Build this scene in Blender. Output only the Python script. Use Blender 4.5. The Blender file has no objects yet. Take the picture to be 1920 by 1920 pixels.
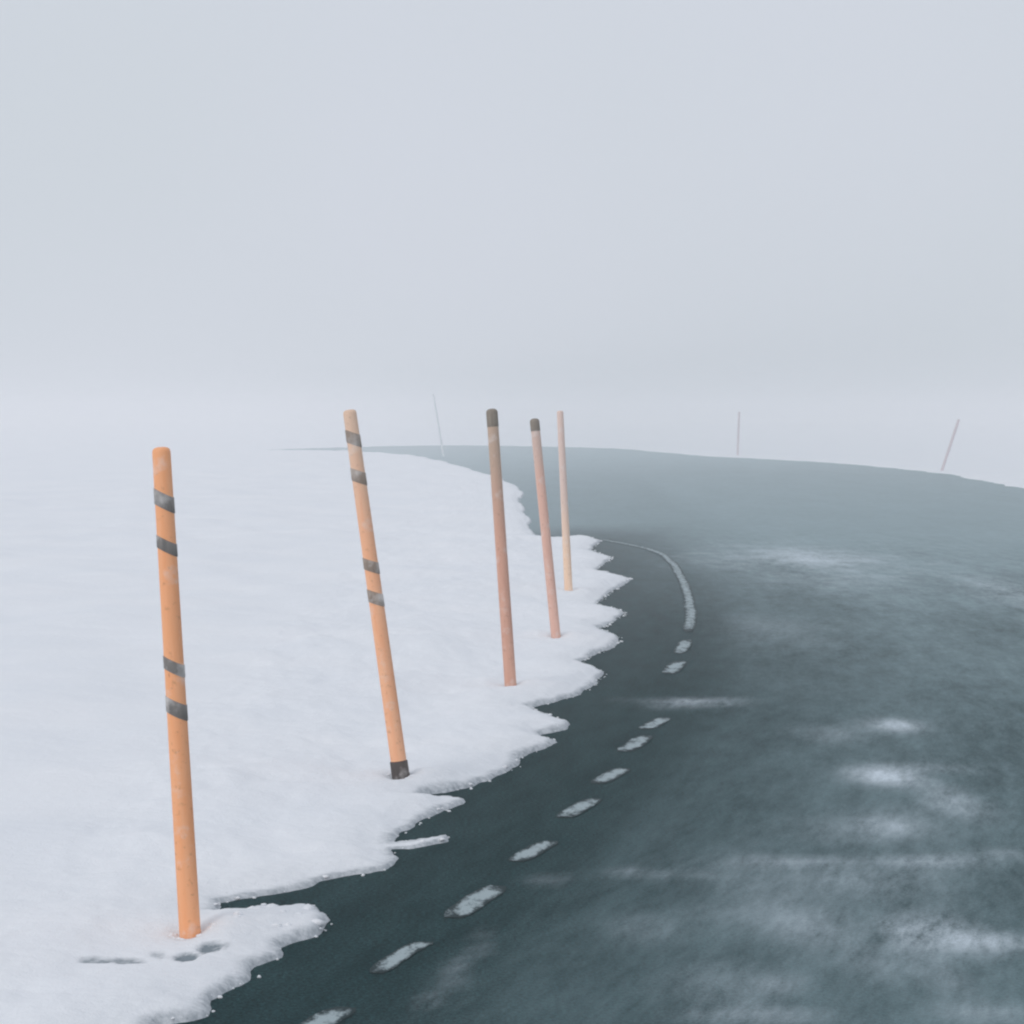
import bpy, math, random
import numpy as np
from mathutils import Vector, Matrix

random.seed(4)
sc = bpy.context.scene
C = sc.collection

# ------------------------------------------------------------------ camera
F, HOR, CAM_H = 5000.0, 775.0, 2.0           # focal length in px of a 1920 frame, horizon row, eye height
PITCH = math.atan((960 - HOR) / F)
cd = bpy.data.cameras.new('camera'); cam = bpy.data.objects.new('camera', cd); C.objects.link(cam)
cd.sensor_width = 36.0; cd.lens = 36.0 * F / 1920.0
cd.clip_start = 0.1; cd.clip_end = 3000
cam.location = (0, 0, CAM_H); cam.rotation_euler = (math.radians(90) - PITCH, 0, 0)
sc.camera = cam

# ------------------------------------------------------------------ sky, sun, exposure
SUN_EL, SUN_AZ = math.radians(32), math.radians(-140)      # veiled sun behind the camera's left shoulder
w = bpy.data.worlds.new('World'); sc.world = w; w.use_nodes = True
nt = w.node_tree; nt.nodes.clear(); N, L = nt.nodes, nt.links
out = N.new('ShaderNodeOutputWorld'); bg = N.new('ShaderNodeBackground')
sky = N.new('ShaderNodeTexSky'); sky.sky_type = 'NISHITA'; sky.sun_disc = False
sky.sun_elevation = SUN_EL; sky.sun_rotation = SUN_AZ; sky.dust_density = 4.0
cloud = N.new('ShaderNodeMix'); cloud.data_type = 'RGBA'; cloud.inputs[0].default_value = 0.975
tc = N.new('ShaderNodeTexCoord'); cn = N.new('ShaderNodeTexNoise'); cn.inputs['Scale'].default_value = 5.0
cn.inputs['Detail'].default_value = 1.5
cr = N.new('ShaderNodeValToRGB')
cr.color_ramp.elements[0].position = 0.3; cr.color_ramp.elements[0].color = (0.89, 0.945, 1.0, 1)
cr.color_ramp.elements[1].position = 0.7; cr.color_ramp.elements[1].color = (0.93, 0.97, 1.045, 1)
cm = N.new('ShaderNodeMix'); cm.data_type = 'RGBA'; cm.blend_type = 'MULTIPLY'; cm.inputs[0].default_value = 1.0
cm.inputs[7].default_value = (7.0, 7.12, 7.32, 1)
L.new(tc.outputs['Generated'], cn.inputs['Vector']); L.new(cn.outputs['Fac'], cr.inputs['Fac'])
L.new(cr.outputs['Color'], cm.inputs[6])
L.new(sky.outputs['Color'], cloud.inputs[6]); L.new(cm.outputs[2], cloud.inputs[7])
L.new(cloud.outputs[2], bg.inputs['Color']); bg.inputs['Strength'].default_value = 0.1
L.new(bg.outputs['Background'], out.inputs['Surface'])

ld = bpy.data.lights.new('sun', 'SUN'); ld.energy = 0.8; ld.angle = math.radians(25); ld.color = (1.0, 0.97, 0.93)
sun = bpy.data.objects.new('sun', ld); C.objects.link(sun)
sd = Vector((math.sin(SUN_AZ) * math.cos(SUN_EL), math.cos(SUN_AZ) * math.cos(SUN_EL), math.sin(SUN_EL)))
sun.rotation_euler = sd.to_track_quat('Z', 'Y').to_euler()
sun.location = sd * 60

vs = sc.view_settings
vs.view_transform = 'Standard'; vs.look = 'None'; vs.exposure = 0; vs.gamma = 1; vs.use_curve_mapping = False
cy = sc.cycles
cy.use_denoising = True; cy.volume_bounces = 2; cy.max_bounces = 8; cy.diffuse_bounces = 4
sc.render.filter_size = 2.2 if hasattr(sc.render, 'filter_size') else 1.5
cy.filter_width = 2.2

# ------------------------------------------------------------------ helpers
def zt(x, y):
    """level of the road surface: almost flat, a slight undulation far off"""
    return 0.06 * np.sin(np.asarray(y, float) / 55.0) * sstep(30, 90, y) + 0.0 * np.asarray(x, float)

def ray(u, v):
    d = np.array([(u - 960) / F, -(v - 960) / F, -1.0])
    c, s = math.cos(math.pi / 2 - PITCH), math.sin(math.pi / 2 - PITCH)
    return np.array([d[0], d[1] * c - d[2] * s, d[1] * s + d[2] * c])

def ground_at(u, v, lift=0.0, hfun=None):
    d = ray(u, v); lo = 4.0; t = lo
    f = hfun or (lambda x, y: float(zt(x, y)) + lift)
    prev = t
    while t < 400:
        p = d * t
        if CAM_H + p[2] < f(p[0], p[1]):
            a, b = prev, t
            for _ in range(30):
                m = (a + b) / 2; q = d * m
                if CAM_H + q[2] < f(q[0], q[1]): b = m
                else: a = m
            q = d * b
            return q[0], q[1], CAM_H + q[2]
        prev = t; t += 0.05 + t * 0.002
    q = d * 400
    return q[0], q[1], CAM_H + q[2]

_rng = np.random.RandomState(11)
_lat = _rng.rand(256, 256)
def vnoise(x, y):
    x = np.asarray(x, float); y = np.asarray(y, float)
    xi = np.floor(x).astype(int); yi = np.floor(y).astype(int)
    fx = x - xi; fy = y - yi
    fx = fx * fx * (3 - 2 * fx); fy = fy * fy * (3 - 2 * fy)
    a = _lat[xi % 256, yi % 256]; b = _lat[(xi + 1) % 256, yi % 256]
    c = _lat[xi % 256, (yi + 1) % 256]; d = _lat[(xi + 1) % 256, (yi + 1) % 256]
    return (a * (1 - fx) + b * fx) * (1 - fy) + (c * (1 - fx) + d * fx) * fy
def fbm(x, y, o=4):
    s = 0; a = 0.5; 
    for i in range(o):
        s = s + a * (vnoise(x * 2 ** i + 17.3 * i, y * 2 ** i + 5.1 * i) - 0.5); a *= 0.5
    return s * 2
def sstep(a, b, x):
    t = np.clip((np.asarray(x, float) - a) / (b - a), 0, 1); return t * t * (3 - 2 * t)

def sdf(poly, px, py):
    """signed distance to a closed polygon, positive inside"""
    px = px.ravel(); py = py.ravel()
    best = np.full(px.shape, 1e9); inside = np.zeros(px.shape, bool)
    n = len(poly)
    for i in range(n):
        x0, y0 = poly[i]; x1, y1 = poly[(i + 1) % n]
        dx, dy = x1 - x0, y1 - y0; l2 = dx * dx + dy * dy + 1e-12
        t = np.clip(((px - x0) * dx + (py - y0) * dy) / l2, 0, 1)
        best = np.minimum(best, (px - x0 - t * dx) ** 2 + (py - y0 - t * dy) ** 2)
        if y0 != y1:
            c = ((y0 > py) != (y1 > py)) & (px < (x1 - x0) * (py - y0) / (y1 - y0) + x0)
            inside ^= c
    d = np.sqrt(best)
    return np.where(inside, d, -d)

def grid_mesh(name, xs, ys, Z, mat, keep=None):
    nx, ny = len(xs), len(ys)
    X, Y = np.meshgrid(xs, ys)
    co = np.stack([X.ravel(), Y.ravel(), Z.ravel()], 1)
    i = np.arange(ny - 1)[:, None] * nx + np.arange(nx - 1)[None, :]
    faces = np.stack([i, i + 1, i + nx + 1, i + nx], -1).reshape(-1, 4)
    if keep is not None:
        k = keep.ravel()
        faces = faces[k[faces].any(1)]
        used = np.zeros(len(co), bool); used[faces.ravel()] = True
        idx = np.cumsum(used) - 1
        co = co[used]; faces = idx[faces]
    else:
        used = None
    me = bpy.data.meshes.new(name); me.from_pydata(co.tolist(), [], faces.tolist()); me.update()
    me.polygons.foreach_set('use_smooth', [True] * len(me.polygons))
    me.materials.append(mat)
    o = bpy.data.objects.new(name, me); C.objects.link(o)
    return o, used

def mesh_obj(name, verts, faces, mat, parent=None, smooth=True):
    me = bpy.data.meshes.new(name); me.from_pydata([tuple(v) for v in verts], [], faces); me.update()
    if smooth: me.polygons.foreach_set('use_smooth', [True] * len(me.polygons))
    me.materials.append(mat)
    o = bpy.data.objects.new(name, me); C.objects.link(o)
    if parent: o.parent = parent
    return o

def tag(o, label=None, cat=None, group=None, kind=None):
    if label: o['label'] = label
    if cat: o['category'] = cat
    if group: o['group'] = group
    if kind: o['kind'] = kind
    return o

# ------------------------------------------------------------------ materials
def new_mat(name):
    m = bpy.data.materials.new(name); m.use_nodes = True
    t = m.node_tree; b = t.nodes['Principled BSDF']
    return m, t, b
def noise(t, scale, detail=4, rough=0.55, vec=None):
    n = t.nodes.new('ShaderNodeTexNoise'); n.inputs['Scale'].default_value = scale
    n.inputs['Detail'].default_value = detail; n.inputs['Roughness'].default_value = rough
    if vec: t.links.new(vec, n.inputs['Vector'])
    return n
def ramp(t, src, p0, c0, p1, c1):
    r = t.nodes.new('ShaderNodeValToRGB')
    r.color_ramp.elements[0].position = p0; r.color_ramp.elements[0].color = (*c0, 1)
    r.color_ramp.elements[1].position = p1; r.color_ramp.elements[1].color = (*c1, 1)
    t.links.new(src, r.inputs['Fac']); return r
def mixc(t, fac, a, b, mode='MIX'):
    n = t.nodes.new('ShaderNodeMix'); n.data_type = 'RGBA'; n.blend_type = mode
    for s, v in ((0, fac), (6, a), (7, b)):
        if hasattr(v, 'links'): t.links.new(v, n.inputs[s])
        else: n.inputs[s].default_value = v if s == 0 else (*v, 1)
    return n.outputs[2]
def math_n(t, op, a, b=0.0, clamp=False):
    n = t.nodes.new('ShaderNodeMath'); n.operation = op; n.use_clamp = clamp
    for s, v in ((0, a), (1, b)):
        if hasattr(v, 'links'): t.links.new(v, n.inputs[s])
        else: n.inputs[s].default_value = v
    return n.outputs[0]
def bump(t, b, h, strength, dist):
    n = t.nodes.new('ShaderNodeBump'); n.inputs['Strength'].default_value = strength
    n.inputs['Distance'].default_value = dist
    t.links.new(h, n.inputs['Height']); t.links.new(n.outputs['Normal'], b.inputs['Normal'])

# snow
M_snow, t, b = new_mat('snow')
co = t.nodes.new('ShaderNodeTexCoord').outputs['Object']
n1 = noise(t, 0.6, 3, vec=co); n2 = noise(t, 14, 5, vec=co); n3 = noise(t, 90, 3, vec=co)
r1 = ramp(t, n1.outputs['Fac'], 0.3, (0.845, 0.86, 0.895), 0.7, (0.895, 0.90, 0.925))
sl = t.nodes.new('ShaderNodeAttribute'); sl.attribute_name = 'slush_dark'
ns_ = noise(t, 30, 4, 0.65, co)
sf = math_n(t, 'MULTIPLY', sl.outputs['Fac'], math_n(t, 'ADD', math_n(t, 'MULTIPLY', ns_.outputs['Fac'], 1.6), -0.15), True)
sc_ = mixc(t, sf, r1.outputs['Color'], (0.22, 0.26, 0.29))
gr_ = noise(t, 75, 2, 0.5, co)
gf = ramp(t, gr_.outputs['Fac'], 0.70, (0, 0, 0), 0.76, (0.6, 0.6, 0.6)).outputs['Color']
gm = mixc(t, 1.0, gf, ramp(t, n1.outputs['Fac'], 0.42, (0, 0, 0), 0.62, (1, 1, 1)).outputs['Color'], 'MULTIPLY')
sc_ = mixc(t, gm, sc_, (0.30, 0.31, 0.32))
t.links.new(sc_, b.inputs['Base Color'])
b.inputs['Roughness'].default_value = 0.85; b.inputs['Specular IOR Level'].default_value = 0.15
hh = math_n(t, 'ADD', n2.outputs['Fac'], math_n(t, 'MULTIPLY', n3.outputs['Fac'], 0.3))
bump(t, b, hh, 0.5, 0.025)

# asphalt: a thin icy film with far sheen and haze painted in, and whiter blown snow with painted glare, both drawn out along the lane ('lane' coordinates)
M_road, t, b = new_mat('wet_asphalt')
def attr(t, n):
    a = t.nodes.new('ShaderNodeAttribute'); a.attribute_name = n; return a
lane = attr(t, 'lane').outputs['Vector']; co = t.nodes.new('ShaderNodeTexCoord').outputs['Object']
frost_sheen = attr(t, 'frost_sheen').outputs['Fac']; dust_glare = attr(t, 'dust_glare').outputs['Fac']
nb = noise(t, 1.1, 4, 0.55, lane); nm = noise(t, 6.0, 4, 0.62, lane); ns = noise(t, 22, 3, 0.6, lane)
nf = noise(t, 130, 2, 0.5, co); ng = noise(t, 55, 2, 0.6, co)
base = ramp(t, nm.outputs['Fac'], 0.3, (0.005, 0.021, 0.024), 0.72, (0.012, 0.036, 0.040)).outputs['Color']
grain = math_n(t, 'ADD', math_n(t, 'MULTIPLY', nf.outputs['Fac'], 0.5), math_n(t, 'MULTIPLY', ng.outputs['Fac'], 0.5))
spk = ramp(t, grain, 0.40, (0.45, 0.45, 0.45), 0.64, (2.6, 2.5, 2.4)).outputs['Color']
base = mixc(t, 1.0, base, spk, 'MULTIPLY')
a1 = math_n(t, 'ADD', math_n(t, 'MULTIPLY', nb.outputs['Fac'], 0.9), math_n(t, 'MULTIPLY', nm.outputs['Fac'], 0.65))
a1 = math_n(t, 'ADD', a1, math_n(t, 'MULTIPLY', ns.outputs['Fac'], 0.45))
a1 = math_n(t, 'ADD', a1, math_n(t, 'MULTIPLY', grain, 0.45))
a1 = math_n(t, 'ADD', a1, -0.10)
def mrange(t, v, lo, hi):
    m = t.nodes.new('ShaderNodeMapRange'); m.inputs['From Min'].default_value = lo; m.inputs['From Max'].default_value = hi
    t.links.new(v, m.inputs['Value']); return m.outputs['Result']
calm = attr(t, 'calm').outputs['Fac']
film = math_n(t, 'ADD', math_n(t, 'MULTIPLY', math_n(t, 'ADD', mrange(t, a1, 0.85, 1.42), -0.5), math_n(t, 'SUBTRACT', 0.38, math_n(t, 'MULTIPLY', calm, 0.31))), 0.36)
film = math_n(t, 'MULTIPLY', film, frost_sheen, True)
col = mixc(t, film, base, (0.375, 0.50, 0.535))  # this colour also carries the painted far sheen
dm = mrange(t, math_n(t, 'ADD', math_n(t, 'MULTIPLY', math_n(t, 'ADD', a1, -1.12), 1.5), math_n(t, 'MULTIPLY', dust_glare, 0.5)), 0.18, 0.85)
dm = math_n(t, 'MULTIPLY', dm, math_n(t, 'MULTIPLY', dust_glare, 2.0, True), True)
dm = math_n(t, 'MULTIPLY', dm, 0.8)
soft = math_n(t, 'MULTIPLY', math_n(t, 'MULTIPLY', mrange(t, a1, 0.84, 1.34), dust_glare), 0.95, True)  # broad pale streaks: reflections painted into the base colour
dm = math_n(t, 'MAXIMUM', dm, soft)
col = mixc(t, dm, col, (0.62, 0.69, 0.75))
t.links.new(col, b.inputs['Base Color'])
rr = math_n(t, 'ADD', math_n(t, 'MULTIPLY', nm.outputs['Fac'], 0.10), 0.10)   # damp film: dull near by, a sheen where the eye grazes it
t.links.new(rr, b.inputs['Roughness']); b.inputs['Specular IOR Level'].default_value = 0.5; b.inputs['IOR'].default_value = 1.0045
bump(t, b, grain, 0.2, 0.003)

# worn white road paint: scoured back to the asphalt in places
M_paint, t, b = new_mat('road_paint')
co = t.nodes.new('ShaderNodeTexCoord').outputs['Object']
mp = t.nodes.new('ShaderNodeMapping'); mp.inputs['Scale'].default_value = (1, 0.35, 1); t.links.new(co, mp.inputs['Vector'])
n1 = noise(t, 16, 5, 0.7, mp.outputs['Vector']); n2 = noise(t, 90, 2, 0.6, co)
v1 = math_n(t, 'ADD', n1.outputs['Fac'], math_n(t, 'MULTIPLY', n2.outputs['Fac'], 0.35))
wear = attr(t, 'wear').outputs['Fac']
v1 = math_n(t, 'SUBTRACT', v1, math_n(t, 'MULTIPLY', wear, 0.30))
r1 = ramp(t, v1, 0.44, (0.012, 0.030, 0.034), 0.66, (0.36, 0.43, 0.45))
t.links.new(r1.outputs['Color'], b.inputs['Base Color']); b.inputs['Roughness'].default_value = 0.75
b.inputs['Specular IOR Level'].default_value = 0.1

def pole_mat(name, c0, c1, rough=0.5, top=None, z0=1.2, z1=1.9, rime=0.4):
    """weathered plastic; top = the colour it has faded or been soiled to between z0 and z1 metres up"""
    m, t, b = new_mat(name)
    co = t.nodes.new('ShaderNodeTexCoord').outputs['Object']
    mp = t.nodes.new('ShaderNodeMapping'); mp.inputs['Scale'].default_value = (14, 14, 1.6); t.links.new(co, mp.inputs['Vector'])
    n = noise(t, 2.2, 5, 0.65, mp.outputs['Vector']); n2 = noise(t, 40, 3, 0.6, co); n3 = noise(t, 9, 4, 0.6, co)
    c = ramp(t, n.outputs['Fac'], 0.3, c0, 0.7, c1).outputs['Color']
    if top:
        sx = t.nodes.new('ShaderNodeSeparateXYZ'); t.links.new(co, sx.inputs[0])
        mr = t.nodes.new('ShaderNodeMapRange'); mr.interpolation_type = 'SMOOTHSTEP'
        mr.inputs['From Min'].default_value = z0; mr.inputs['From Max'].default_value = z1
        t.links.new(math_n(t, 'ADD', sx.outputs[2], math_n(t, 'MULTIPLY', n.outputs['Fac'], 0.25)), mr.inputs['Value'])
        c = mixc(t, mr.outputs['Result'], c, top)
    g = ramp(t, n2.outputs['Fac'], 0.60, (1, 1, 1), 0.8, (0.6, 0.56, 0.54)).outputs['Color']
    c = mixc(t, 1.0, c, g, 'MULTIPLY')
    fr_ = ramp(t, n3.outputs['Fac'], 0.56 if rime < .5 else 0.46, (0, 0, 0), 0.72, (rime, rime, rime)).outputs['Color']     # rime clinging in patches
    c = mixc(t, fr_, c, (0.86, 0.82, 0.80))
    t.links.new(c, b.inputs['Base Color'])
    b.inputs['Roughness'].default_value = rough; b.inputs['Specular IOR Level'].default_value = 0.3
    bump(t, b, n2.outputs['Fac'], 0.2, 0.002)
    return m
M_orange = pole_mat('orange_plastic', (0.96, 0.40, 0.17), (0.98, 0.47, 0.24))
M_orange2 = pole_mat('paler_orange_plastic', (0.96, 0.43, 0.22), (0.98, 0.52, 0.30), top=(0.80, 0.55, 0.40), z0=1.2, z1=2.1)
M_red = pole_mat('weathered_red_plastic', (0.66, 0.335, 0.235), (0.75, 0.41, 0.29), top=(0.54, 0.38, 0.28), z0=1.0, z1=1.9)
M_rose = pole_mat('faded_red_plastic', (0.76, 0.43, 0.33), (0.82, 0.50, 0.39), top=(0.68, 0.49, 0.41), z0=1.3, z1=1.9)
M_peach = pole_mat('faded_orange_plastic', (0.94, 0.62, 0.42), (0.97, 0.69, 0.50), top=(0.78, 0.58, 0.50), z0=0.4, z1=1.4)
M_pale = pole_mat('fog_paled_pole', (0.66, 0.56, 0.58), (0.73, 0.63, 0.66))  # pale colour paints in part of the fog's fading
M_faint = pole_mat('fog_paled_grey_pole', (0.70, 0.72, 0.75), (0.78, 0.80, 0.82))  # lighter grey, with fog fading put into the pole colour
M_band = pole_mat('dark_reflective_tape', (0.13, 0.125, 0.12), (0.25, 0.225, 0.205), 0.45, rime=0.7)
M_dull = pole_mat('dull_grey_tape', (0.23, 0.175, 0.14), (0.36, 0.28, 0.22), 0.5, rime=0.7)
M_cap = pole_mat('dark_rubber', (0.045, 0.035, 0.032), (0.09, 0.07, 0.06), 0.6)
M_tip = pole_mat('worn_brown_tip', (0.20, 0.16, 0.12), (0.30, 0.25, 0.20), 0.6)

# ------------------------------------------------------------------ plan outlines
# inner snow edge: left margin of the carriageway, ragged where the wind has pushed tongues over the asphalt
edge_px = [(120,1990),(255,1950),(300,1922),(388,1902),(398,1872),(440,1850),(474,1832),(482,1808),(530,1792),(528,1774),(560,1766),
 (600,1748),(622,1722),(600,1700),(560,1698),(520,1704),(480,1700),(440,1712),(404,1712),(412,1690),(470,1680),(540,1670),(600,1652),(634,1642),
 (690,1634),(724,1628),(748,1606),(738,1590),(770,1590),(842,1575),(840,1567),(770,1574),(732,1580),(742,1566),(776,1548),(800,1532),(846,1514),(880,1499),
 (840,1494),(792,1497),(810,1488),(880,1474),(918,1460),(944,1448),(970,1436),(976,1418),(1008,1404),(1044,1390),(1012,1376),(1064,1366),
 (1070,1356),(1036,1342),(994,1326),(1040,1314),(1090,1300),(1116,1282),(1138,1260),(1090,1241),(1120,1224),(1150,1212),(1168,1196),
 (1124,1178),(1172,1152),(1168,1143),(1118,1131),(1150,1108),(1184,1084),(1118,1068),(1150,1046),(1108,1030),(1128,1014),(1100,1006)]
edge = [ground_at(u, v, 0.008)[:2] for u, v in edge_px]
recede_px = [(1050,1005),(1020,1003),(1004,996),(995,982),(988,962),(983,942),(975,922),(962,905),(942,895),(905,886),(870,873),(830,862),(780,853),(700,847),(620,845),(540,844),(440,844),(380,846)]
recede = [ground_at(u, v, 0.05)[:2] for u, v in recede_px]
inner_poly = [(-600, -19), (-2.6, -19), (-1.9, 2)] + edge + recede + [(-140, 150), (-600, 160)]
# outer edge of the bend, seen as the crest line on the right
far_px = [(2200,985),(2050,948),(1920,916),(1830,900),(1750,886),(1650,876),(1550,868),(1460,863),(1400,859),(1330,856),(1280,852),(1215,846),(1150,841),(1050,838),(950,836),(850,835),(750,836),(640,839),(540,842),(440,845),(380,848)]
far = [ground_at(u, v, 0.0)[:2] for u, v in far_px]
outer_curve = [(9.0, -20), (9.4, 8), (10.6, 26), (11.6, 38)] + far + [(-140, 120), (-600, 90)]
outer_poly = outer_curve + [(-600, 880), (880, 880), (880, -20)]

# the line on the road: used both for the paint and for where the icy film lies
line_px = [(470,2010),(610,1912),(765,1790),(890,1690),(1000,1597),(1085,1515),(1145,1455),(1192,1395),(1226,1358),(1252,1310),(1268,1252),(1282,1213),
           (1291,1185),(1296,1150),(1290,1115),(1280,1088),(1263,1058),(1240,1038),(1210,1028),(1178,1021),(1146,1015),(1116,1010)]
line = np.array([ground_at(u, v)[:2] for u, v in line_px])

# ------------------------------------------------------------------ ground, road, snow banks
def spaced(parts):
    a = []
    for lo, hi, st in parts:
        a += list(np.arange(lo, hi - 1e-9, st))
    a.append(parts[-1][1]); return np.array(a)

gx = spaced([(-890, -40, 50), (-40, 40, 4), (40, 890, 50)]); gy = spaced([(-60, 0, 20), (0, 200, 4), (200, 890, 30)])
X, Y = np.meshgrid(gx, gy)
ground, _ = grid_mesh('snow_ground', gx, gy, zt(X, Y) - 0.10, M_snow)
tag(ground, 'flat snow covered ground fading into white fog', kind='structure')

rx = spaced([(-598, -48, 25), (-48, -3, 3), (-3, 4, .08), (4, 16, .16)]); ry = spaced([(-18, 8, 1), (8, 40, .12), (40, 90, .4), (90, 230, 2), (230, 310, 8)])
X, Y = np.meshgrid(rx, ry)
road, _ = grid_mesh('road', rx, ry, zt(X, Y), M_road)
# icy film: clean and wet by the line, more blown snow towards the crown; far sheen painted in
xe = np.interp(Y.ravel(), line[:16, 1], line[:16, 0])
off = X.ravel() - xe
yy = Y.ravel()
beyond = sstep(39.5, 48.5, yy + 2.0 * fbm(X.ravel() * .8, yy * .2, 3))              # past the snow tip, distant sheen and haze are painted as paler film
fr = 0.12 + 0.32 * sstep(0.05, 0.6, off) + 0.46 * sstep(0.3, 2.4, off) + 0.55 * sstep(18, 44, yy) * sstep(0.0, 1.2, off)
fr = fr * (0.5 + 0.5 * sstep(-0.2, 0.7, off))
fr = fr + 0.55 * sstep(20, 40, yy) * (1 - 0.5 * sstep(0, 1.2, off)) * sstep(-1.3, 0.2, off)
fr = np.maximum(fr, (1.5 + 0.6 * sstep(55, 130, yy)) * beyond)  # brighter with distance: grazing sheen and fog painted into the film colour
film_sheen_v = np.clip(fr, 0, 2.1)
fr = np.zeros_like(fr)
def blob(u, v, ru, rv, amp):
    global fr
    cx, cy_, _ = ground_at(u, v)
    sx = ru / F * cy_
    sy = abs(ground_at(u, v - rv)[1] - ground_at(u, v + rv)[1]) / 2
    ang = fbm(X.ravel() * 3 + 3, Y.ravel() * 1.5, 3) * 0.9
    q = ((X.ravel() - cx) / sx) ** 2 + ((Y.ravel() - cy_) / sy) ** 2
    fr = fr + amp * np.exp(-np.clip(q * (1 + ang), 0, 40))
for bl in [(1510,1046,130,17,.9),(1560,1085,110,24,.25),(1900,1110,60,30,.45),(1688,1361,42,11,.9),(1560,1375,60,14,.25),(1670,1455,64,18,1.1),(1760,1440,80,10,.35),
           (1790,1505,44,24,.6),(1670,1545,70,22,.4),(1500,1615,110,11,.45),(1740,1615,110,12,.65),(1760,1750,70,34,.95),(1860,1765,60,16,.8),(1690,1745,30,30,.45),(1640,1800,60,40,.3),(1200,1740,70,30,.18),
           (1770,1830,40,40,.35),(1520,1750,70,40,.25),(1440,1905,90,16,.5),(1300,1315,70,7,.75),(912,1752,14,12,.30),(890,1782,16,14,.36),(866,1812,18,16,.36),(840,1842,20,18,.34),(812,1876,26,18,.3),(1600,1650,200,40,.3),(1500,1720,160,40,.25),(1620,1560,120,30,.25),(1350,1850,90,40,.22),
           (1230,1640,90,8,.2),(1880,1600,60,10,.4),(1450,1180,90,30,.15),(1030,1650,30,9,.3),(1170,1632,24,8,.3),(1450,1850,30,14,.3),(1850,1900,90,20,.35)]:
    blob(*bl)
dust_glare_v = np.clip(fr * 1.15, 0, 1.5)  # patches of blown snow together with painted glare
for nm_, arr in (('frost_sheen', film_sheen_v), ('dust_glare', dust_glare_v), ('calm', sstep(24, 48, yy))):
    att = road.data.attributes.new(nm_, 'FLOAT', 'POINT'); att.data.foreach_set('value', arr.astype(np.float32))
lanev = np.stack([off, yy * 0.2, np.zeros_like(off)], 1).astype(np.float32)
att = road.data.attributes.new('lane', 'FLOAT_VECTOR', 'POINT'); att.data.foreach_set('vector', lanev.ravel())
tag(road, 'dark wet asphalt road bending left with blown snow and painted sheen', kind='structure')

# near-left snow bank
def bank_height(x, y, d):
    """snow above the road, from signed distance d to the ragged edge"""
    h = -0.035 + 0.055 * sstep(-0.03, 0.03, d) + 0.030 * sstep(0.03, 0.22, d) + 0.05 * sstep(0.3, 1.6, d)
    rel = 0.4 + 0.6 * sstep(0.1, 0.8, d)
    h = h + sstep(0.0, 0.06, d) * (0.016 * fbm(x * 6, y * 3, 4) + rel * 0.08 * fbm(x * 1.3 + 4, y * .5, 4) + rel * 0.03 * np.abs(fbm(x * 1.1 + 30, y * 2.4 + 3, 4)))
    # the field swells gently away from the road
    return h + 0.10 * sstep(1.0, 9.0, d) + 0.05 * fbm(x * .25 + 7, y * .08, 3) * sstep(1, 4, d)

holes = []
for (u, v, ru, rv, a) in [(333,1797,34,11,.07),(402,1785,34,9,.06),(215,1806,60,7,.035),(300,1790,22,6,.03)]:
    cx, cy_, _ = ground_at(u, v, 0.02)
    holes.append((cx, cy_, ru / F * cy_, rv / (v - HOR) * cy_, a))
def pit(x, y):
    m = np.zeros_like(x)
    for cx, cy_, sx, sy, a in holes:
        q = ((x - cx) / sx) ** 2 + ((y - cy_) / sy) ** 2 + 1.7 * fbm(x * 13, y * 7, 4)
        m = np.maximum(m, a / .07 * (1 - sstep(0.2, 1.25, q)))
    return np.clip(m, 0, 1)

xs = spaced([(-590, -40, 25), (-40, -10, 2), (-10, -2.0, .16), (-2.0, 1.75, .0125)])
ys = spaced([(-19, 2, 1.5), (2, 8, .5), (8, 13, .03), (13, 20, .045), (20, 30, .07), (30, 46, .12), (46, 100, .5), (100, 180, 2.0), (180, 270, 10)])
X, Y = np.meshgrid(xs, ys)
D = sdf(inner_poly, X, Y).reshape(X.shape)
D = D + sstep(-.12, 0, D) * (1 - sstep(0.1, 0.4, D)) * (0.016 * fbm(X * 9, Y * 4, 3) + 0.03 * fbm(X * 13 + 5, Y * 6, 3) + 0.05 * fbm(X * 4 + 2, Y * 1.7, 4) * sstep(11, 22, Y))
D = D + sstep(41, 48, Y) * (1 - sstep(.5, 1.2, np.abs(D))) * .22 * fbm(X * 1.1 + 3, Y * .22, 4)
scour = 1 - 0.75 * np.exp(-(((X + 1.28) / .35) ** 2 + ((Y - 9.6) / .5) ** 2))
BH = bank_height(X, Y, D)
BH = np.where(BH > 0.012, 0.012 + (BH - 0.012) * scour, BH)
P_ = pit(X, Y)
BH = np.where(BH > 0.005, BH * (1 - 0.65 * P_), BH)
Z = zt(X, Y) + BH
def bank_z(x, y):
    i = np.clip(np.searchsorted(xs, x) - 1, 0, len(xs) - 2); j = np.clip(np.searchsorted(ys, y) - 1, 0, len(ys) - 2)
    fx = (x - xs[i]) / (xs[i + 1] - xs[i]); fy = (y - ys[j]) / (ys[j + 1] - ys[j])
    return (Z[j, i] * (1 - fx) + Z[j, i + 1] * fx) * (1 - fy) + (Z[j + 1, i] * (1 - fx) + Z[j + 1, i + 1] * fx) * fy
POLE_FEET = [(356,1742), (751,1452), (957,1280), (1042,1190), (1066,1106)]
feet = [ground_at(u, v, hfun=bank_z) for u, v in POLE_FEET]
foot_dark = np.zeros_like(Z)
for bx, by, bz in feet:                          # wind-scoured hollow round each foot, a little drift to its lee
    r2 = ((X - bx) / .085) ** 2 + ((Y - by) / .14) ** 2
    g = np.exp(-r2); foot_dark = np.maximum(foot_dark, np.exp(-r2 * 2.2))
    Z = Z - 0.035 * g * (D > .02) + 0.03 * np.exp(-(((X - bx - .16) / .12) ** 2 + ((Y - by) / .25) ** 2))
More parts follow.
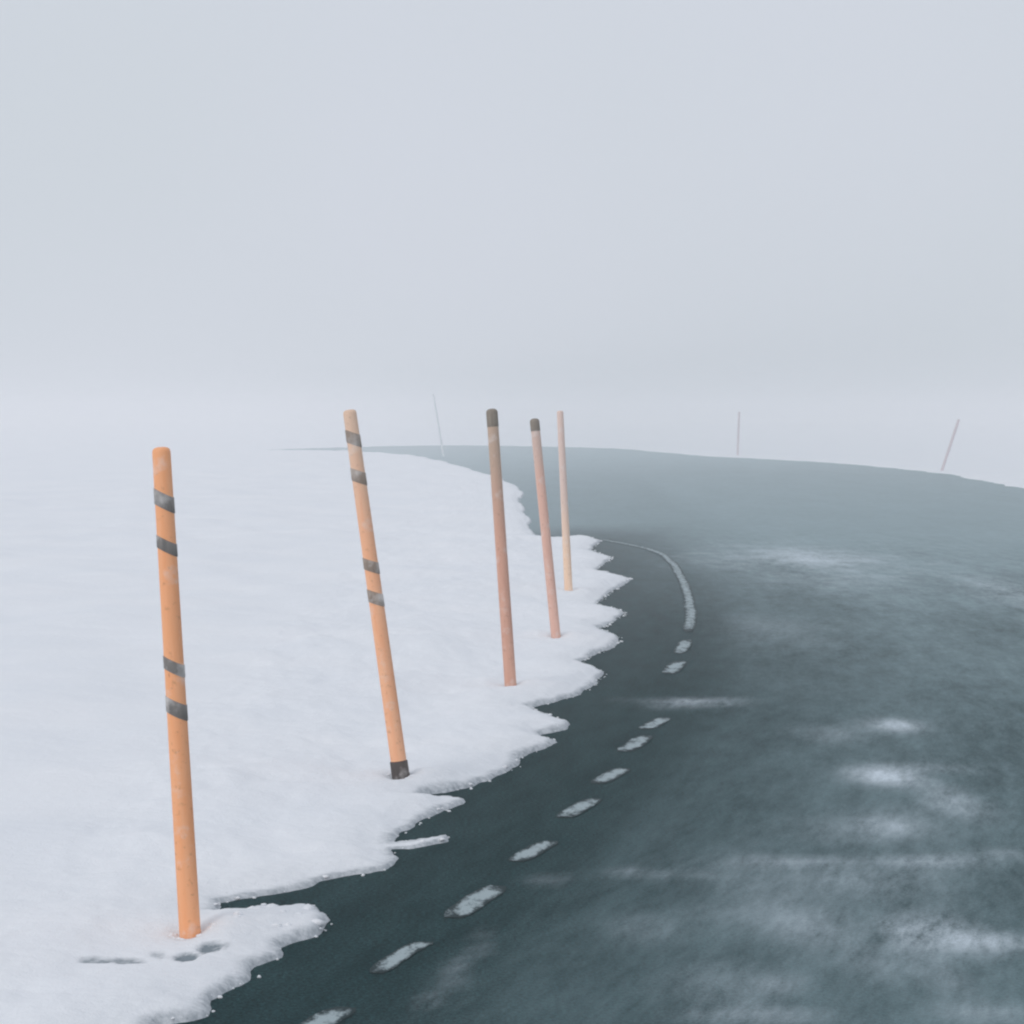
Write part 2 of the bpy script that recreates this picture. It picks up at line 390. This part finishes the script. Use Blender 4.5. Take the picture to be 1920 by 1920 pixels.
bank, used = grid_mesh('snow_bank', xs, ys, Z, M_snow, keep=(D > -0.06))
SL = 0.8 * (1 - sstep(0.0, 0.085, D)) + 0.14 * (1 - sstep(0.05, 0.5, D)) + 2.4 * P_ + 0.55 * foot_dark  # grey slush along the edge; also darker in the pits and round the feet
att = bank.data.attributes.new('slush_dark', 'FLOAT', 'POINT'); att.data.foreach_set('value', SL.ravel()[used].astype(np.float32))
tag(bank, 'white snow bank with ragged edge left of the road', kind='structure')

# snow beyond the outer edge of the bend
xs2 = spaced([(-598, -48, 25), (-48, 2, 1.0), (2, 15, .12), (15, 40, 1.5), (40, 880, 40)]); ys2 = spaced([(-20, 30, 2), (30, 80, .3), (80, 180, .8), (180, 300, 4), (300, 880, 40)])
X, Y = np.meshgrid(xs2, ys2)
D2 = sdf(outer_poly, X, Y).reshape(X.shape)
D2 = D2 + (1 - sstep(.6, 1.5, np.abs(D2))) * (0.18 * fbm(X * 1.2, Y * 1.2, 3) + 0.35 * fbm(X * .5, Y * .25, 3))
H2 = -0.05 + 0.11 * sstep(-0.1, 0.35, D2) + 0.10 * sstep(.2, 2.5, D2) + 0.05 * fbm(X * .7, Y * .7, 3) * sstep(.2, 1.0, D2)
far_z = zt(X, Y) + H2
bank2, _ = grid_mesh('snow_field', xs2, ys2, far_z, M_snow, keep=(D2 > -0.4))
tag(bank2, 'open snow field beyond the outer edge of the bend', kind='structure')
def field_z(x, y):
    i = np.clip(np.searchsorted(xs2, x) - 1, 0, len(xs2) - 2); j = np.clip(np.searchsorted(ys2, y) - 1, 0, len(ys2) - 2)
    return float(far_z[j, i])

# ------------------------------------------------------------------ painted edge line
def strip(name, pts, wid, parent, seed, wob=0.12, worn=0.0):
    rr = random.Random(seed)
    pts = np.array(pts); n = len(pts)
    tg = np.gradient(pts, axis=0); tg /= np.linalg.norm(tg, axis=1)[:, None]
    nr = np.stack([tg[:, 1], -tg[:, 0]], 1)
    V = []; Fc = []; W = []
    for i in range(n):
        end = min(i, n - 1 - i)
        e = {0: 0.55, 1: 0.86}.get(end, 1.0)
        a = wid / 2 * e * (1 + rr.uniform(-wob, wob)); c = wid / 2 * e * (1 + rr.uniform(-wob, wob))
        for s_, wv in ((-a, 1.0), (-a * .5, .15), (0, 0), (c * .5, .15), (c, 1.0)):
            p = pts[i] + nr[i] * s_
            V.append((p[0], p[1], float(zt(p[0], p[1])) + 0.004))
            W.append(min(1, max(wv, {0: 1.0, 1: 0.45}.get(end, 0)) + worn))
    for i in range(n - 1):
        for k in range(4):
            q = i * 5 + k
            Fc.append((q, q + 1, q + 6, q + 5))
    o = mesh_obj(name, V, Fc, M_paint, parent)
    at_ = o.data.attributes.new('wear', 'FLOAT', 'POINT'); at_.data.foreach_set('value', np.array(W, np.float32))
    return o

def resample(p, n):
    p = np.array(p); s = np.r_[0, np.cumsum(np.linalg.norm(np.diff(p, axis=0), axis=1))]
    t_ = np.linspace(0, s[-1], n)
    return np.stack([np.interp(t_, s, p[:, 0]), np.interp(t_, s, p[:, 1])], 1)

dash_px = [[(565,1945),(600,1918),(650,1890)],
           [(706,1826),(735,1802),(765,1783),(795,1768),(812,1770)],
           [(848,1722),(888,1692),(934,1662)], [(968,1616),(1000,1596),(1034,1578)], [(1056,1534),(1085,1516),(1116,1498)],
           [(1120,1470),(1145,1455),(1170,1441)], [(1168,1410),(1190,1396),(1212,1380)], [(1208,1368),(1227,1358),(1246,1346)],
           [(1254,1264),(1264,1252),(1276,1240)], [(1272,1226),(1282,1212),(1288,1200)]]
wid = [.12, .09, .125, .115, .115, .12, .125, .12, .14, .12]
for k, dp in enumerate(dash_px):
    p = resample([ground_at(u, v)[:2] for u, v in dp], 11)
    strip('edge_line_dash', p, wid[k], road, 100 + k, 0.06)
solid = resample(line[12:], 60)
strip('edge_line', solid, 0.12, road, 7, 0.12, worn=0.12)

# ------------------------------------------------------------------ marker poles
def frame_of(axis):
    z = Vector(axis).normalized(); y = z.cross(Vector((1, 0, 0))).normalized(); x = y.cross(z)
    return Matrix((x, y, z)).transposed().to_quaternion()

def lathe(prof, seg=20, wob=0, tilt=0):
    V, Fc = [], []
    for (r, z) in prof:
        for k in range(seg):
            a = 2 * math.pi * k / seg
            V.append((r * math.cos(a), r * math.sin(a), z + tilt * math.cos(a)))
    n = len(prof)
    for i in range(n - 1):
        for k in range(seg):
            k2 = (k + 1) % seg
            Fc.append((i * seg + k, i * seg + k2, (i + 1) * seg + k2, (i + 1) * seg + k))
    Fc.append(tuple(range(seg - 1, -1, -1))); Fc.append(tuple(range((n - 1) * seg, n * seg)))
    return V, Fc

def make_pole(label, base_px, top_px, r0, r1, mat, bands=(), cap=None, foot=None, surf=None, name='marker_pole', group='marker poles along the road', seg=20):
    """bands: (centre row, height in rows, material, tilt) read along the pole; everything is turned into metres on the pole"""
    bx, by, bz = surf if surf else ground_at(*base_px, hfun=bank_z)
    dt = ray(*top_px); kt = by / dt[1]
    top = Vector((dt[0] * kt, by, CAM_H + dt[2] * kt)); bot = Vector((bx, by, bz))
    ax = top - bot; ln = ax.length
    root = bpy.data.objects.new('marker_pole', None); C.objects.link(root)
    root.location = bot; root.rotation_mode = 'QUATERNION'; root.rotation_quaternion = frame_of(ax)
    root.empty_display_size = 0.2
    tag(root, label, 'marker pole', group)
    R = lambda z: r0 + (r1 - r0) * z / ln
    prof = [(r0 * 1.01, -0.35), (r0, 0)] + [(R(ln * i / 8), ln * i / 8) for i in range(1, 8)]
    prof += [(r1, ln - r1 * .55), (r1 * .93, ln - r1 * .28), (r1 * .72, ln - r1 * .09), (r1 * .35, ln)]
    mesh_obj('shaft', *lathe(prof, seg), mat, root)
    T = (base_px[1] - top_px[1])
    for (row, hgt, m, tilt) in bands:
        zc = (base_px[1] - row) / T * ln; hh = hgt / T * ln / 2; g = 0.0025
        P = [(R(zc - hh), zc - hh), (R(zc - hh) + g, zc - hh + .002), (R(zc + hh) + g, zc + hh - .002), (R(zc + hh), zc + hh)]
        mesh_obj('reflective_band', *lathe(P, seg, tilt=tilt), m, root)
    if cap:
        h = cap / T * ln
        P = [(R(ln - h), ln - h), (r1 + .002, ln - h + .003), (r1 + .002, ln - r1 * .5), (r1 * .95, ln - r1 * .15), (r1 * .6, ln + .004), (r1 * .2, ln + .007)]
        mesh_obj('cap', *lathe(P, seg), M_tip, root)
    if foot:
        h = foot / T * ln
        P = [(r0, -.1), (r0 + .005, -.09), (r0 + .005, h - .004), (r0, h)]
        mesh_obj('base_sleeve', *lathe(P, seg), M_cap, root)
    # snow blown up round the foot
    return root, (bx, by, bz)

make_pole('nearest orange pole with four dark bands, tallest in view, at the left', (356,1742), (302,838), .041, .035, M_orange,
    [(938,30,M_band,-.02),(1022,24,M_band,-.02),(1248,24,M_band,-.02),(1326,30,M_band,-.02)], surf=feet[0])
make_pole('strongly leaning orange pole with dark bands and a black foot', (751,1452), (655,768), .043, .036, M_orange2,
    [(822,24,M_dull,-.018),(893,24,M_dull,-.018),(1060,22,M_dull,-.018),(1120,24,M_dull,-.018)], foot=26, surf=feet[1])
make_pole('dull reddish brown pole with dark tip, third along the snow bank', (957,1280), (922,768), .043, .040, M_red, cap=32, surf=feet[2])
make_pole('pale reddish pole with dark tip, fourth along the snow bank', (1042,1190), (1002,786), .042, .040, M_rose, cap=22, surf=feet[3])
make_pole('faint thin peach pole standing last before the bend', (1066,1106), (1050,770), .046, .036, M_peach, surf=feet[4])

def far_pole(label, base, top, mat, hf, r=.05):
    x, y, _ = ground_at(*base, hfun=hf)
    make_pole(label, base, top, r, r * .9, mat, surf=(x, y, float(hf(x, y))), seg=14)
far_pole('small misty pole leaning right at the outer edge of the bend', (1766,884), (1798,786), M_pale, field_z)
far_pole('faintest upright pole in the fog beyond the far road edge', (1383,854), (1386,772), M_pale, field_z)
far_pole('barely visible grey pole in the fog where the road vanishes left', (832,857), (812,738), M_faint, bank_z)

# ------------------------------------------------------------------ loose snow: crumbs along the ragged edge, collars at the pole feet
rs = np.random.RandomState(5)
V, Fc = [], []
ico = [(0,0,1),(.894,0,.447),(.276,.851,.447),(-.724,.526,.447),(-.724,-.526,.447),(.276,-.851,.447),(.724,.526,-.447),(-.276,.851,-.447),(-.894,0,-.447),(-.276,-.851,-.447),(.724,-.526,-.447),(0,0,-1)]
icf = [(0,1,2),(0,2,3),(0,3,4),(0,4,5),(0,5,1),(1,6,2),(2,7,3),(3,8,4),(4,9,5),(5,10,1),(2,6,7),(3,7,8),(4,8,9),(5,9,10),(1,10,6),(11,7,6),(11,8,7),(11,9,8),(11,10,9),(11,6,10)]
def crumb(x, y, z, s):
    o = len(V); j = rs.uniform(.7, 1.3, (12, 1)); sc3 = s * np.array([rs.uniform(.8, 1.5), rs.uniform(.8, 1.5), rs.uniform(.5, .8)])
    for v in np.array(ico) * j * sc3: V.append((x + v[0], y + v[1], z + v[2]))
    for f_ in icf: Fc.append(tuple(o + k for k in f_))
ed = resample(edge[2:], 1400)
for p in ed:
    if rs.rand() < 0.22:
        x, y = p + rs.normal(0, .014, 2) * np.array([1, 1.6])
        s = 0.004 + 0.012 * rs.rand() ** 3
        crumb(x, y, max(float(zt(x, y)), float(bank_z(x, y))) + s * .3, s)
for k in range(14):                              # heavier lumps on the tongue below the first pole
    u, v = rs.uniform(430, 610), rs.uniform(1704, 1750)
    x, y, z = ground_at(u, v, 0.02); 
    crumb(x, y, max(float(bank_z(x, y)), 0) - .004, rs.uniform(.012, .03))
for (bx, by, bz) in feet:
    for k in range(26):
        a = rs.rand() * 6.28; r = .045 + .05 * rs.rand()
        x, y = bx + r * math.cos(a), by + r * math.sin(a)
        crumb(x, y, float(bank_z(x, y)) - .002, rs.uniform(.005, .014))
crumbs = mesh_obj('snow_crumbs', V, Fc, M_snow)
tag(crumbs, 'loose crumbs of snow along the ragged edge and pole feet', 'snow', kind='stuff')

# ------------------------------------------------------------------ fog
hz = bpy.data.meshes.new('haze')
a = [(-900, -70), (900, -70), (900, 900), (-900, 900)]
hz.from_pydata([(x, y, z) for z in (-1.1, 4.6) for x, y in a], [], [(3,2,1,0),(4,5,6,7),(0,1,5,4),(1,2,6,5),(2,3,7,6),(3,0,4,7)]); hz.update()
mh = bpy.data.materials.new('fog'); mh.use_nodes = True; t = mh.node_tree; t.nodes.clear()
o_ = t.nodes.new('ShaderNodeOutputMaterial'); v_ = t.nodes.new('ShaderNodeVolumePrincipled')
v_.inputs['Color'].default_value = (0.985, 0.98, 0.99, 1); v_.inputs['Density'].default_value = 0.0047; v_.inputs['Anisotropy'].default_value = 0.0
t.links.new(v_.outputs['Volume'], o_.inputs['Volume'])
hz.materials.append(mh)
haze = bpy.data.objects.new('haze', hz); C.objects.link(haze)
tag(haze, 'even white fog lying over the road and snow', 'fog', kind='stuff')
